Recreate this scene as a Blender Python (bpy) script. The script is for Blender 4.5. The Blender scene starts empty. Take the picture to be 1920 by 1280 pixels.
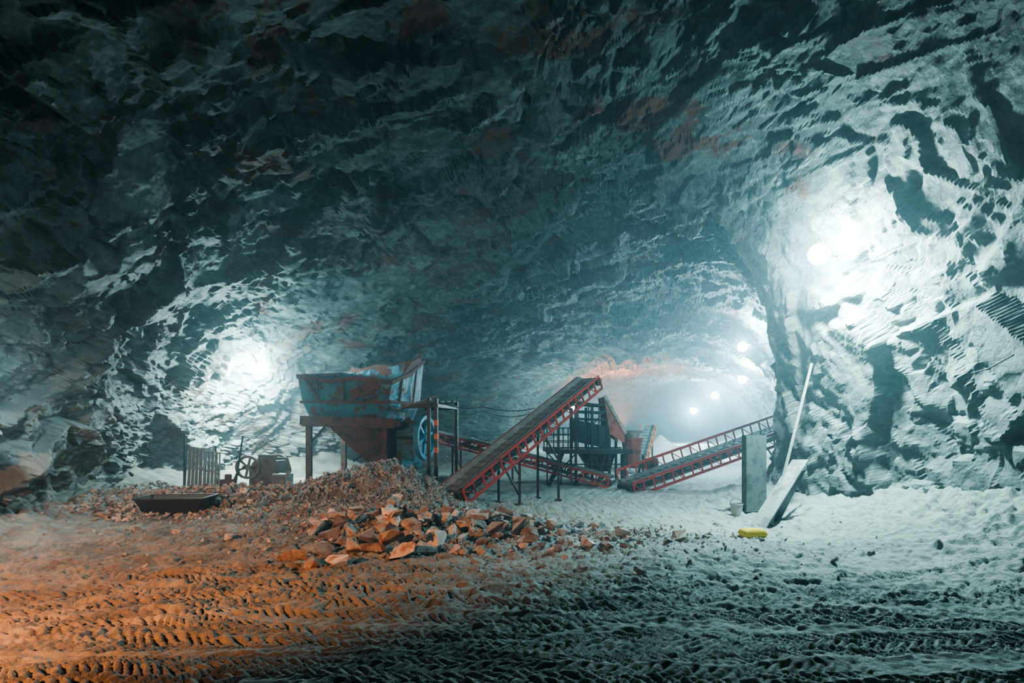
import bpy, bmesh, math, random
import numpy as np
from mathutils import Vector, Matrix
from mathutils.bvhtree import BVHTree
random.seed(7); rng=np.random.RandomState(11)
scene=bpy.context.scene
COL=scene.collection
F=1100.0; EYE=2.2
def at(px,py,Y):            # pixel helper: image coordinates -> world point at depth Y
    return Vector(((px-960)/F*Y, Y, EYE+(800-py)/F*Y))
# ---------------------------------------------------------------- noise
M32=0xffffffff
def hint(ix,iy,iz,s):
    n=(ix*374761393+iy*668265263+iz*1103515245+s*974634777)&M32
    n=((n^(n>>13))*1274126177)&M32
    n=((n^(n>>15))*668265263)&M32
    return n^(n>>16)
def hsh(ix,iy,iz,s): return (hint(ix,iy,iz,s)&0xffffff)/float(0xffffff)
def vnoise(x,y,z,s=0):
    fx=np.floor(x);fy=np.floor(y);fz=np.floor(z)
    ix=fx.astype(np.int64);iy=fy.astype(np.int64);iz=fz.astype(np.int64)
    u=x-fx;v=y-fy;w=z-fz
    u=u*u*(3-2*u);v=v*v*(3-2*v);w=w*w*(3-2*w)
    r=0
    for a in (0,1):
        for b in (0,1):
            for c in (0,1):
                r=r+hsh(ix+a,iy+b,iz+c,s)*(u if a else 1-u)*(v if b else 1-v)*(w if c else 1-w)
    return r*2-1
def fbm(x,y,z,oct=4,s=0,gain=.5):
    r=0;a=1;f=1
    for o in range(oct):
        r=r+a*vnoise(x*f+o*7.3,y*f+o*3.1,z*f+o*5.7,s+o); a*=gain; f*=2.03
    return r
def ridged(x,y,z,oct=4,s=0):
    r=0;a=1;f=1
    for o in range(oct):
        r=r+a*(1-2*np.abs(vnoise(x*f+o*7.3,y*f+o*3.1,z*f+o*5.7,s+o))); a*=.5; f*=2.1
    return r
def facet(x,y,z,s=0,tilt=1.0,k=22.0):
    ix=np.floor(x).astype(np.int64);iy=np.floor(y).astype(np.int64);iz=np.floor(z).astype(np.int64)
    num=np.zeros(x.shape);den=np.full(x.shape,1e-30)
    for a in (-1,0,1):
        for b in (-1,0,1):
            for c in (-1,0,1):
                jx=ix+a;jy=iy+b;jz=iz+c
                n=hint(jx,jy,jz,s+1); m=hint(jx,jy,jz,s+91)
                dx=x-jx-(n&1023)/1023.;dy=y-jy-((n>>10)&1023)/1023.;dz=z-jz-((n>>20)&1023)/1023.
                g1=((m&1023)/511.5-1);g2=(((m>>10)&1023)/511.5-1);g3=(((m>>20)&1023)/511.5-1)
                hh=(((n^(m>>5))&255)/127.5-1)
                w=np.exp(-k*(dx*dx+dy*dy+dz*dz))
                num+=w*(tilt*1.6*(dx*g1+dy*g2+dz*g3)+hh*.5); den+=w
    return num/den
def sstep(a,b,x):
    t=np.clip((x-a)/(b-a),0,1); return t*t*(3-2*t)
# ---------------------------------------------------------------- cave profile
XR=np.array([(-8,11.2),(6,11),(12,10.7),(15,10.3),(17,10.0),(19.5,10.1),(22,11.6),(25,13.6),(30,15.5),(40,19.7),(55,25),(70,30),(100,38),(125,44)])
XL=np.array([(-8,-11.4),(8,-11),(12,-11.5),(16,-12.6),(21,-13.8),(25,-13.4),(28,-11.6),(30,-9.4),(33,-11),(40,-15),(53,-15),(57,-7),(61,-1.0),(64,.2),(72,2),(85,8),(100,17),(125,26)])
TP=np.array([(-8,12),(8,12.3),(15,12),(22,11.2),(30,10.4),(45,10),(56,9.6),(64,9.0),(90,9.0),(125,8.5)])
xr_=lambda y:np.interp(y,XR[:,0],XR[:,1])
xl_=lambda y:np.interp(y,XL[:,0],XL[:,1])
tp_=lambda y:np.interp(y,TP[:,0],TP[:,1])
ZB=-1.2
TR=[]
NH=26;ND=12
for i in range(NH):
    TR.append((3.9+i*.33+random.uniform(-.15,.15),random.uniform(-.12,.12),random.uniform(-.006,.009),random.uniform(.28,.40),random.uniform(.10,.15),random.choice((-1,1))))
for i in range(ND):
    TR.append((8.6+i*.6,random.uniform(.36,.55),.010,.36,.13,random.choice((-1,1))))
for i in range(4):
    TR.append((6.0+i*1.3,random.uniform(-.26,-.16),.006,.36,.13,1))
def base_floor(x,y):
    z=-.28*sstep(-3.5,.5,x)*sstep(10,14,y)
    z=z+ .10*np.exp(-((x+6.5)/3)**2-((y-13)/3.5)**2)
    xr=xr_(y);xl=xl_(y)
    dr=xr-x; dl=x-xl
    z=z+1.8*np.clip(1-dr/4.8,0,1.3)**1.7*(1-.35*sstep(13,17,y)*(1-sstep(21,24,y)))
    z=z+1.2*np.clip(1-dl/3.2,0,1.3)**1.8
    r_=np.sqrt(((x+3.6)/2.9)**2+((y-17.2)/2.9)**2+.012)
    z=z+1.18*np.clip(1.0-r_,0,1)**1.15
    z=z+ .30*np.exp(-((x+6.0)/2.4)**2-((y-16.8)/1.8)**2)
    z=z+ .34*np.exp(-((x+9.0)/2.2)**2-((y-16.2)/1.6)**2)
    z=z+ .30*np.exp(-(((x+1.5)/2.8)**2+((y-13.4)/1.9)**2))
    return z
def floor_h(x,y,detail=True):
    x=np.asarray(x,float);y=np.asarray(y,float)
    z=base_floor(x,y)+.05*fbm(x*.5,y*.5,x*0,3,50)
    if not detail: return z
    zz=x*0
    pile=np.exp(-((x+5.0)/4.2)**2-((y-16.6)/2.4)**2)+np.exp(-((x+1.3)/3.4)**2-((y-13.0)/2.3)**2)
    edge=np.clip(1.2-(xr_(y)-x)/4.6,0,1)+np.clip(1-(x-xl_(y))/3.2,0,1)
    n=.022*fbm(x*2.2,y*2.2,zz,4,60)
    n=n+ (pile+edge*.9)*(.10*facet(x*2.6,y*2.6,zz+.5,70)+.08*fbm(x*3,y*3,zz,4,77)+.06*facet(x*6.3,y*6.3,zz+.5,170))
    n=n+.030*facet(x*4,y*4,zz+.3,80)*sstep(5,8,y)+.014*facet(x*9,y*9,zz+.3,83)
    wx=x+.12*vnoise(x*1.3,y*1.3,zz,91); wy=y+.18*vnoise(x*.6,y*.6,zz+4,92)+.07*vnoise(x*3,y*3,zz+4,93)
    t=zz.copy()
    for k,(a,b,c,w,p,sg) in enumerate(TR):
        if k>=NH and k<NH+ND: m0=(1-sstep(-3.5,-1.0,x))*sstep(5.0,6.5,y)
        else: m0=sstep(-.6,-.2,vnoise(x*.25+k*3.7,y*.4,zz,300+k))
        yc=a+b*wx+c*wx*wx; q=math.sqrt(1+b*b)
        d=(wy-yc)/q; s=(wx+b*d)*q
        m=(1-sstep(w*.42,w*.52,np.abs(d)))*m0
        ph=s/p+sg*np.abs(d)*.9/p+(d>0)*.5
        lug=sstep(-.3,.4,np.sin(ph*2*math.pi)+.5*vnoise(x*8,y*8,zz,95))
        hh=-.026+.043*lug
        berm=.022*np.exp(-((np.abs(d)-w*.56)/.04)**2)*m0
        t=t*(1-m)+hh*m+berm
    fade=(1-sstep(12.5,17,y))*(1-np.clip(pile*1.6,0,1))*(1-np.clip(edge*1.3,0,1))*np.clip(.9+.5*vnoise(x*.6,y*.6,zz,99),.55,1.15)
    return z+n+t*fade
def fz(x,y): return float(floor_h(np.array([x]),np.array([y]),True)[0])
def mesh_grid(name,V,idx_rows,idx_cols,flip=False,smooth=True):
    R,C=idx_rows,idx_cols
    me=bpy.data.meshes.new(name)
    i=np.arange((R-1)*(C-1)); r=i//(C-1); c=i%(C-1)
    a=r*C+c
    q=np.stack([a,a+1,a+C+1,a+C],1) if not flip else np.stack([a,a+C,a+C+1,a+1],1)
    me.vertices.add(R*C); me.vertices.foreach_set('co',V.reshape(-1).astype(np.float32))
    me.loops.add(q.size); me.loops.foreach_set('vertex_index',q.reshape(-1).astype(np.int32))
    me.polygons.add(len(q)); me.polygons.foreach_set('loop_start',(np.arange(len(q))*4).astype(np.int32))
    me.polygons.foreach_set('loop_total',np.full(len(q),4,np.int32))
    me.polygons.foreach_set('use_smooth',np.full(len(q),smooth))
    me.update(calc_edges=True); me.validate()
    ob=bpy.data.objects.new(name,me); COL.objects.link(ob); return ob
# ---------------------------------------------------------------- materials
def nt(name):
    m=bpy.data.materials.new(name); m.use_nodes=True; t=m.node_tree; t.nodes.clear()
    o=t.nodes.new('ShaderNodeOutputMaterial'); b=t.nodes.new('ShaderNodeBsdfPrincipled')
    t.links.new(b.outputs[0],o.inputs[0]); return m,t,b
def noise(t,vec,scale,detail=6,rough=.6,dist=0):
    n=t.nodes.new('ShaderNodeTexNoise'); n.inputs['Scale'].default_value=scale; n.inputs['Detail'].default_value=detail
    n.inputs['Roughness'].default_value=rough; n.inputs['Distortion'].default_value=dist
    t.links.new(vec,n.inputs['Vector']); return n.outputs['Fac']
def ramp(t,fac,a,b,ca=(0,0,0,1),cb=(1,1,1,1)):
    r=t.nodes.new('ShaderNodeValToRGB'); r.color_ramp.elements[0].position=a; r.color_ramp.elements[1].position=b
    r.color_ramp.elements[0].color=ca; r.color_ramp.elements[1].color=cb; t.links.new(fac,r.inputs[0]); return r.outputs[0]
def mix(t,fac,a,b):
    m=t.nodes.new('ShaderNodeMix'); m.data_type='RGBA'
    for s,v in ((0,fac),(6,a),(7,b)):
        if hasattr(v,'links'): t.links.new(v,m.inputs[s])
        elif s==0: m.inputs[0].default_value=v
        else: m.inputs[s].default_value=(*v,1) if len(v)==3 else v
    return m.outputs[2]
def mth(t,op,a,b=None,clamp=False):
    n=t.nodes.new('ShaderNodeMath'); n.operation=op; n.use_clamp=clamp
    for i,v in enumerate((a,b)):
        if v is None: continue
        if hasattr(v,'links'): t.links.new(v,n.inputs[i])
        else: n.inputs[i].default_value=v
    return n.outputs[0]
def mapping(t,scale=(1,1,1),rot=(0,0,0)):
    c=t.nodes.new('ShaderNodeTexCoord'); m=t.nodes.new('ShaderNodeMapping')
    m.inputs['Scale'].default_value=scale; m.inputs['Rotation'].default_value=rot
    t.links.new(c.outputs['Object'],m.inputs['Vector']); return m.outputs[0]
def bump(t,b,h,strength,dist,prev=None):
    n=t.nodes.new('ShaderNodeBump'); n.inputs['Strength'].default_value=strength; n.inputs['Distance'].default_value=dist
    t.links.new(h,n.inputs['Height'])
    if prev: t.links.new(prev,n.inputs['Normal'])
    if b: t.links.new(n.outputs[0],b.inputs['Normal'])
    return n.outputs[0]
def rock_mat():
    m,t,b=nt('mine_rock')
    v=mapping(t); vs=mapping(t,(.42,.55,1.25),(.25,.3,.3))
    s=t.nodes.new('ShaderNodeSeparateXYZ'); t.links.new(v,s.inputs[0]); X,Y,Z=s.outputs
    nA=noise(t,vs,.9,7,.7,.2)
    nB=noise(t,v,.35,5,.65,.3)
    nF=noise(t,v,3.5,6,.7)
    fA=ramp(t,nA,.36,.64); fF=ramp(t,nF,.5,.75)
    nBc=mth(t,'SUBTRACT',nB,.5)
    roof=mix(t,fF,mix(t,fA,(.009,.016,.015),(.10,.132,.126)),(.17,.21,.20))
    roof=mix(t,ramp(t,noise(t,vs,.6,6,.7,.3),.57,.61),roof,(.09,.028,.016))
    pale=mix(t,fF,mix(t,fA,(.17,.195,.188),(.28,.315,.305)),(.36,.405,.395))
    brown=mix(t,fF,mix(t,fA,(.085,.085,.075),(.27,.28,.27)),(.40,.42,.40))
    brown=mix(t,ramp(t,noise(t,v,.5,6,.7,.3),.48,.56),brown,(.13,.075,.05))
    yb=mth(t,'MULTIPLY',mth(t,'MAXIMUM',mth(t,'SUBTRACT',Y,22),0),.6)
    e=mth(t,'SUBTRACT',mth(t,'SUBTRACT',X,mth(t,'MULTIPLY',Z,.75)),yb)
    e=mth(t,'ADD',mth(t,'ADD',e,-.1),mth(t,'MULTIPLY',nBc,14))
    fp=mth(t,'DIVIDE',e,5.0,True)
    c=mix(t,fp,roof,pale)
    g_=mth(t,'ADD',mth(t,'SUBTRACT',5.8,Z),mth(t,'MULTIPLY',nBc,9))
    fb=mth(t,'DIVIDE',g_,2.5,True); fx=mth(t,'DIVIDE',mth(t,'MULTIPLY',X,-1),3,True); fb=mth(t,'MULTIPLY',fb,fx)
    deep=mth(t,'SUBTRACT',1,mth(t,'DIVIDE',mth(t,'SUBTRACT',Y,29),7,True)); fb=mth(t,'MULTIPLY',fb,deep)  # left wall darkened with depth: shade of the recess put into the colour
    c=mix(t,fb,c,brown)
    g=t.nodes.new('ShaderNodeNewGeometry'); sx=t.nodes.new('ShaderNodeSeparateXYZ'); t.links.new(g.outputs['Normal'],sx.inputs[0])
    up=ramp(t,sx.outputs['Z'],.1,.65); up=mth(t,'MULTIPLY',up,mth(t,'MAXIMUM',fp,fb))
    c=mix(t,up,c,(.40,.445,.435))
    t.links.new(c,b.inputs['Base Color']); b.inputs['Roughness'].default_value=.62
    b.inputs['Specular IOR Level'].default_value=.5
    def crack(scale,ds,prev):
        vo=t.nodes.new('ShaderNodeTexVoronoi'); vo.inputs['Scale'].default_value=scale; vo.inputs['Randomness'].default_value=1; t.links.new(vs,vo.inputs['Vector'])
        mp=t.nodes.new('ShaderNodeVectorMath'); mp.operation='SUBTRACT'; t.links.new(vs,mp.inputs[0]); t.links.new(vo.outputs['Position'],mp.inputs[1])
        cc=t.nodes.new('ShaderNodeVectorMath'); cc.operation='SUBTRACT'; t.links.new(vo.outputs['Color'],cc.inputs[0]); cc.inputs[1].default_value=(.5,.5,.5)
        dt=t.nodes.new('ShaderNodeVectorMath'); dt.operation='DOT_PRODUCT'; t.links.new(mp.outputs[0],dt.inputs[0]); t.links.new(cc.outputs[0],dt.inputs[1])
        sp=t.nodes.new('ShaderNodeSeparateColor'); t.links.new(vo.outputs['Color'],sp.inputs[0])
        h=mth(t,'ADD',mth(t,'MULTIPLY',dt.outputs['Value'],scale*2.0),mth(t,'MULTIPLY',sp.outputs[0],.5))
        return bump(t,None,h,1.0,ds,prev)
    p=crack(1.7,.32,None)
    p=crack(4.5,.13,p)
    p=bump(t,None,noise(t,vs,1.6,9,.75,.2),1.0,.24,p)
    bump(t,b,noise(t,v,8,7,.75),.8,.07,p)
    return m
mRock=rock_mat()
def floor_mat():
    m,t,b=nt('dusty_floor'); v=mapping(t)
    c=mix(t,ramp(t,noise(t,v,.5,6,.6),.35,.65),(.26,.29,.278),(.39,.43,.41))
    c=mix(t,ramp(t,noise(t,v,7,7,.7),.45,.75),c,(.46,.50,.48))
    s=t.nodes.new('ShaderNodeSeparateXYZ'); t.links.new(v,s.inputs[0])
    mr=t.nodes.new('ShaderNodeMapRange'); mr.inputs[1].default_value=9; mr.inputs[2].default_value=17; t.links.new(s.outputs['Y'],mr.inputs[0])
    mx=t.nodes.new('ShaderNodeMapRange'); mx.inputs[1].default_value=-5; mx.inputs[2].default_value=1; t.links.new(s.outputs['X'],mx.inputs[0])
    mu=mth(t,'MULTIPLY',mth(t,'MULTIPLY',mr.outputs[0],mx.outputs[0]),.7); iv=mth(t,'SUBTRACT',1,mx.outputs[0])
    c=mix(t,mth(t,'MULTIPLY',iv,.75),c,mix(t,ramp(t,noise(t,v,1.2,7,.7),.4,.6),(.16,.125,.105),(.33,.30,.27)))
    c=mix(t,mu,c,(.37,.415,.40))
    c=mix(t,ramp(t,noise(t,v,2.0,7,.72),.53,.68),c,(.20,.215,.20))
    t.links.new(c,b.inputs['Base Color']); b.inputs['Roughness'].default_value=.75; b.inputs['Specular IOR Level'].default_value=.35
    p=bump(t,None,noise(t,v,5,8,.72),.7,.08)
    bump(t,b,noise(t,v,26,5,.7),.6,.025,p); return m
mFloor=floor_mat()
def paint(name,col,rust=(.12,.05,.03),thr=.5,rough=.6,metal=0.0,scale=2.5,soft=.08,bmp=.3,dust=None):
    m,t,b=nt(name); v=mapping(t)
    c=mix(t,ramp(t,noise(t,v,scale,8,.65,.3),thr,thr+soft),col,rust)
    c=mix(t,ramp(t,noise(t,v,scale*6,5,.6),.55,.8),c,tuple(x*.55 for x in col))
    if dust:
        g=t.nodes.new('ShaderNodeNewGeometry'); sx=t.nodes.new('ShaderNodeSeparateXYZ'); t.links.new(g.outputs['Normal'],sx.inputs[0])
        c=mix(t,ramp(t,sx.outputs['Z'],.2,.9),c,dust)
    t.links.new(c,b.inputs['Base Color']); b.inputs['Roughness'].default_value=rough; b.inputs['Metallic'].default_value=metal
    bump(t,b,noise(t,v,scale*5,6,.6),bmp,.02); return m
mBlue=paint('rusty_blue_paint',(.035,.18,.27),(.09,.030,.018),.50,.5,scale=2.0,bmp=1.0,dust=(.16,.16,.15))
mBlueP=paint('blue_paint',(.06,.28,.45),(.10,.05,.035),.58,.5)
mRust=paint('rusty_steel',(.13,.038,.022),(.05,.028,.022),.5,.75)
mRed=paint('red_paint',(.42,.035,.022),(.11,.032,.025),.56,.55,dust=(.26,.18,.17))
mChute=paint('faded_red_paint',(.36,.13,.11),(.25,.07,.05),.52,.6,dust=(.5,.42,.4))
mDark=paint('dark_steel',(.028,.036,.04),(.06,.035,.028),.6,.5,metal=.3,dust=(.17,.19,.19))
mDusty=paint('dusty_grey_iron',(.15,.15,.145),(.13,.07,.045),.5,.7,dust=(.3,.31,.3))
mBelt=paint('dusty_rubber_belt',(.15,.18,.19),(.21,.24,.25),.5,.8)
mGrey=paint('grey_steel',(.25,.28,.29),(.16,.12,.10),.62,.5,metal=.4)
mPale=paint('pale_board',(.38,.42,.41),(.24,.25,.24),.5,.7)
mWood=paint('weathered_timber',(.18,.18,.155),(.11,.095,.08),.55,.8,dust=(.28,.29,.28))
mYel=paint('yellow_woven_sack',(.70,.50,.03),(.5,.38,.06),.55,.7,bmp=.6)
mOr=paint('orange_paint',(.55,.15,.04),(.25,.08,.04),.6,.6)
mConc=paint('grey_concrete',(.22,.26,.26),(.15,.18,.18),.55,.85)
mDull=paint('dull_grey_sheet_steel',(.14,.165,.165),(.09,.105,.105),.5,.7)
mSand=paint('white_crushed_stone',(.70,.70,.67),(.55,.55,.52),.55,.9,bmp=.8)
mCable=paint('black_cable',(.03,.03,.03),(.05,.05,.05),.5,.6)
def stone(name,a,b_,r,thr=.5):
    m,t,b=nt(name); v=mapping(t)
    oi=t.nodes.new('ShaderNodeObjectInfo')
    c=mix(t,ramp(t,noise(t,v,3,7,.65,.5),.4,.65),a,b_)
    c=mix(t,ramp(t,noise(t,v,1.7,5,.6),thr,thr+.12),c,r)
    mm=t.nodes.new('ShaderNodeMapRange'); mm.inputs[3].default_value=.55; mm.inputs[4].default_value=1.25
    t.links.new(oi.outputs['Random'],mm.inputs[0])
    hs=t.nodes.new('ShaderNodeHueSaturation'); t.links.new(c,hs.inputs['Color']); t.links.new(mm.outputs[0],hs.inputs['Value'])
    t.links.new(hs.outputs[0],b.inputs['Base Color']); b.inputs['Roughness'].default_value=.8
    bump(t,b,noise(t,v,8,7,.7),.6,.03); return m
mStone=stone('quarried_stone',(.47,.46,.45),(.62,.61,.60),(.33,.22,.17),.52)
mStoneD=stone('grey_quarried_stone',(.30,.31,.305),(.46,.46,.455),(.26,.17,.13),.52)
mStoneB=stone('brown_broken_stone',(.32,.27,.235),(.44,.39,.35),(.22,.14,.10))
def emis(name,col,s):
    m=bpy.data.materials.new(name); m.use_nodes=True; t=m.node_tree; t.nodes.clear()
    o=t.nodes.new('ShaderNodeOutputMaterial'); e=t.nodes.new('ShaderNodeEmission'); e.inputs[0].default_value=(*col,1); e.inputs[1].default_value=s
    tr=t.nodes.new('ShaderNodeBsdfTransparent'); ad=t.nodes.new('ShaderNodeAddShader')
    t.links.new(e.outputs[0],ad.inputs[0]);t.links.new(tr.outputs[0],ad.inputs[1]);t.links.new(ad.outputs[0],o.inputs[0]); return m
mGlow=emis('lit_lamp_glass',(.85,.97,1),90)
mGlowO=emis('lit_sodium_glass',(1,.5,.2),8)
# ---------------------------------------------------------------- shell
ys=[-8.0]
while ys[-1]<125: 
    y=ys[-1]; ys.append(y+ (.35 if y<3 else max(.062,y*.0054)))
ys=np.array(ys); R=len(ys); C=680
u=np.linspace(0,1,C); th=math.pi*(1-u)
Yg,Tg=np.meshgrid(ys,th,indexing='ij')
xl=xl_(Yg);xr=xr_(Yg);cx=xl+.56*(xr-xl); a=np.where(np.cos(Tg)<0,cx-xl,xr-cx); H=tp_(Yg)-ZB
nn=np.where(np.cos(Tg)<0,2.25,2.5)
ct=np.cos(Tg);st=np.abs(np.sin(Tg))
bxx=cx+a*np.sign(ct)*np.abs(ct)**(2/nn); bzz=ZB+H*st**(2/nn)
nx=(bxx-cx)/a**1.6; nz=(bzz-ZB)/H**1.6; nl=np.sqrt(nx*nx+nz*nz)+1e-6; nx/=nl; nz/=nl
def rotp(x,y,z,p,q):
    s1,c1=math.sin(p),math.cos(p); x,z=c1*x+s1*z,-s1*x+c1*z
    s2,c2=math.sin(q),math.cos(q); y,z=c2*y+s2*z,-s2*y+c2*z
    return x,y,z
w1=fbm(bxx*.3,Yg*.3,bzz*.3,2,5); w2=fbm(bxx*.3+9,Yg*.3,bzz*.3,2,6); w3=fbm(bxx*1.1,Yg*1.1,bzz*1.1,3,7)
def layers(p,q,s=0,zs=1.0,fine=1.0):
    x,y,z=rotp(bxx,Yg,bzz,p,q)
    big=.44*facet(x*.20+w1*.1,y*.20,z*.42+w2*.1,20+s,k=110)
    m1=sstep(-.5,.5,vnoise(x*.3,y*.3,z*.3,61)); m2=sstep(-.5,.4,vnoise(x*.45,y*.45,z*.5,62)); m3=sstep(-.6,.3,vnoise(x*.6+5,y*.6,z*.7,63))
    d=.36*facet(x*.36+w1*.12,y*.42+w2*.12,z*1.1*zs+w1*.15,30+s,k=90)*(.35+.65*m1)
    d+=.22*facet(x*.8+w2*.15,y*1.0+w1*.15,z*2.7*zs+w2*.2,40+s,k=60)*m2
    d+=.11*fine*facet(x*1.8+w3*.08,y*2.2+w3*.08,z*4.8*zs+w3*.1,45+s,k=36)*m3
    d+=-.06*np.clip(ridged(x*.6+w1*.3,y*.6,z*1.8+w2*.3,5,80),-.5,2)
    return big,d
b1,d1=layers(.45,.35,0,1.15)
b2,d2=layers(-.85,.5,7,.55,.9)
wr=sstep(.35,.85,ct)
big=.45*fbm(bxx*.13,Yg*.13,bzz*.16,3,1)*(1-.45*wr)+(b1*(1-wr)+b2*wr*.6)
D=big+d1*(1-wr)+d2*wr*.70+.03*fbm(bxx*2,Yg*2,bzz*2.6,4,9)
D=np.where(D<-.7,-.7+(D+.7)*.3,D)
near=1-sstep(24,32,Yg)
D-=1.7*np.clip(1-bzz/7.5,0,1.1)*(ct>0)*near
D-=1.0*np.clip(1-bzz/5,0,1.1)*(ct<0)*near
vx=bxx+nx*D; vz=bzz+nz*D; vy=Yg+.10*w3
V=np.stack([vx,vy,vz],2)
c1=int(np.argmin(np.abs((bzz[200]-5.0))+np.where(ct[200]>0,99,0)))
c2=int(np.argmin(np.abs((bzz[200]-9.0))+np.where(ct[200]<0,99,0)))
for nm,s,e in (('wall_left',0,c1),('ceiling',c1,c2),('wall_right',c2,C-1)):
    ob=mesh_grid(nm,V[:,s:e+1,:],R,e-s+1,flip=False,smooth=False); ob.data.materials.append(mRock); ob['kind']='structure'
    ob['label']={'wall_left':'rough blasted rock wall with brown stains and dust','ceiling':'dark jagged vaulted rock ceiling with rusty strata','wall_right':'pale craggy rock wall lit by a lamp'}[nm]
Vs=V[::2,::2]; r2,c2n=Vs.shape[:2]
vl=[Vector(p) for p in Vs.reshape(-1,3)]
pl=[(i*c2n+j,i*c2n+j+1,(i+1)*c2n+j+1,(i+1)*c2n+j) for i in range(r2-1) for j in range(c2n-1)]
bvh=BVHTree.FromPolygons(vl,pl)
def wall_hit(px,py,off=.5,back=0):
    o=Vector((0,0,EYE)); d=Vector(((px-960)/F,1,(800-py)/F)).normalized()
    loc,n,i,dist=bvh.ray_cast(o,d)
    if loc is None: return Vector(at(px,py,40)),Vector((-1,0,0))
    if n.dot(d)>0: n=-n
    return loc+n*off-d*back,n
# floor
fy=np.concatenate([np.linspace(-8,3.8,14)[:-1],1/np.linspace(1/3.8,1/14.,500),np.array([14*(125/14)**(k/190) for k in range(1,191)])])
FC=960; FU=np.linspace(0,1,FC)
FY,FUg=np.meshgrid(fy,FU,indexing='ij'); lo=xl_(FY)-1.2; hi=xr_(FY)+1.2; FX=lo+(hi-lo)*FUg
FZ=floor_h(FX,FY)
fl=mesh_grid('floor',np.stack([FX,FY,FZ],2),len(fy),FC); fl.data.materials.append(mFloor); fl['kind']='structure'; fl['label']='dusty mine floor with churned tyre tracks'
gy,gz=np.meshgrid(np.linspace(20,50,50),np.linspace(-2,11,30),indexing='ij')
ew=mesh_grid('wall_far',np.stack([gy,122+1.2*facet(gy*.4,gz*.4,gz*0,3),gz],2),50,30); ew.data.materials.append(mRock); ew['kind']='structure'
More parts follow.
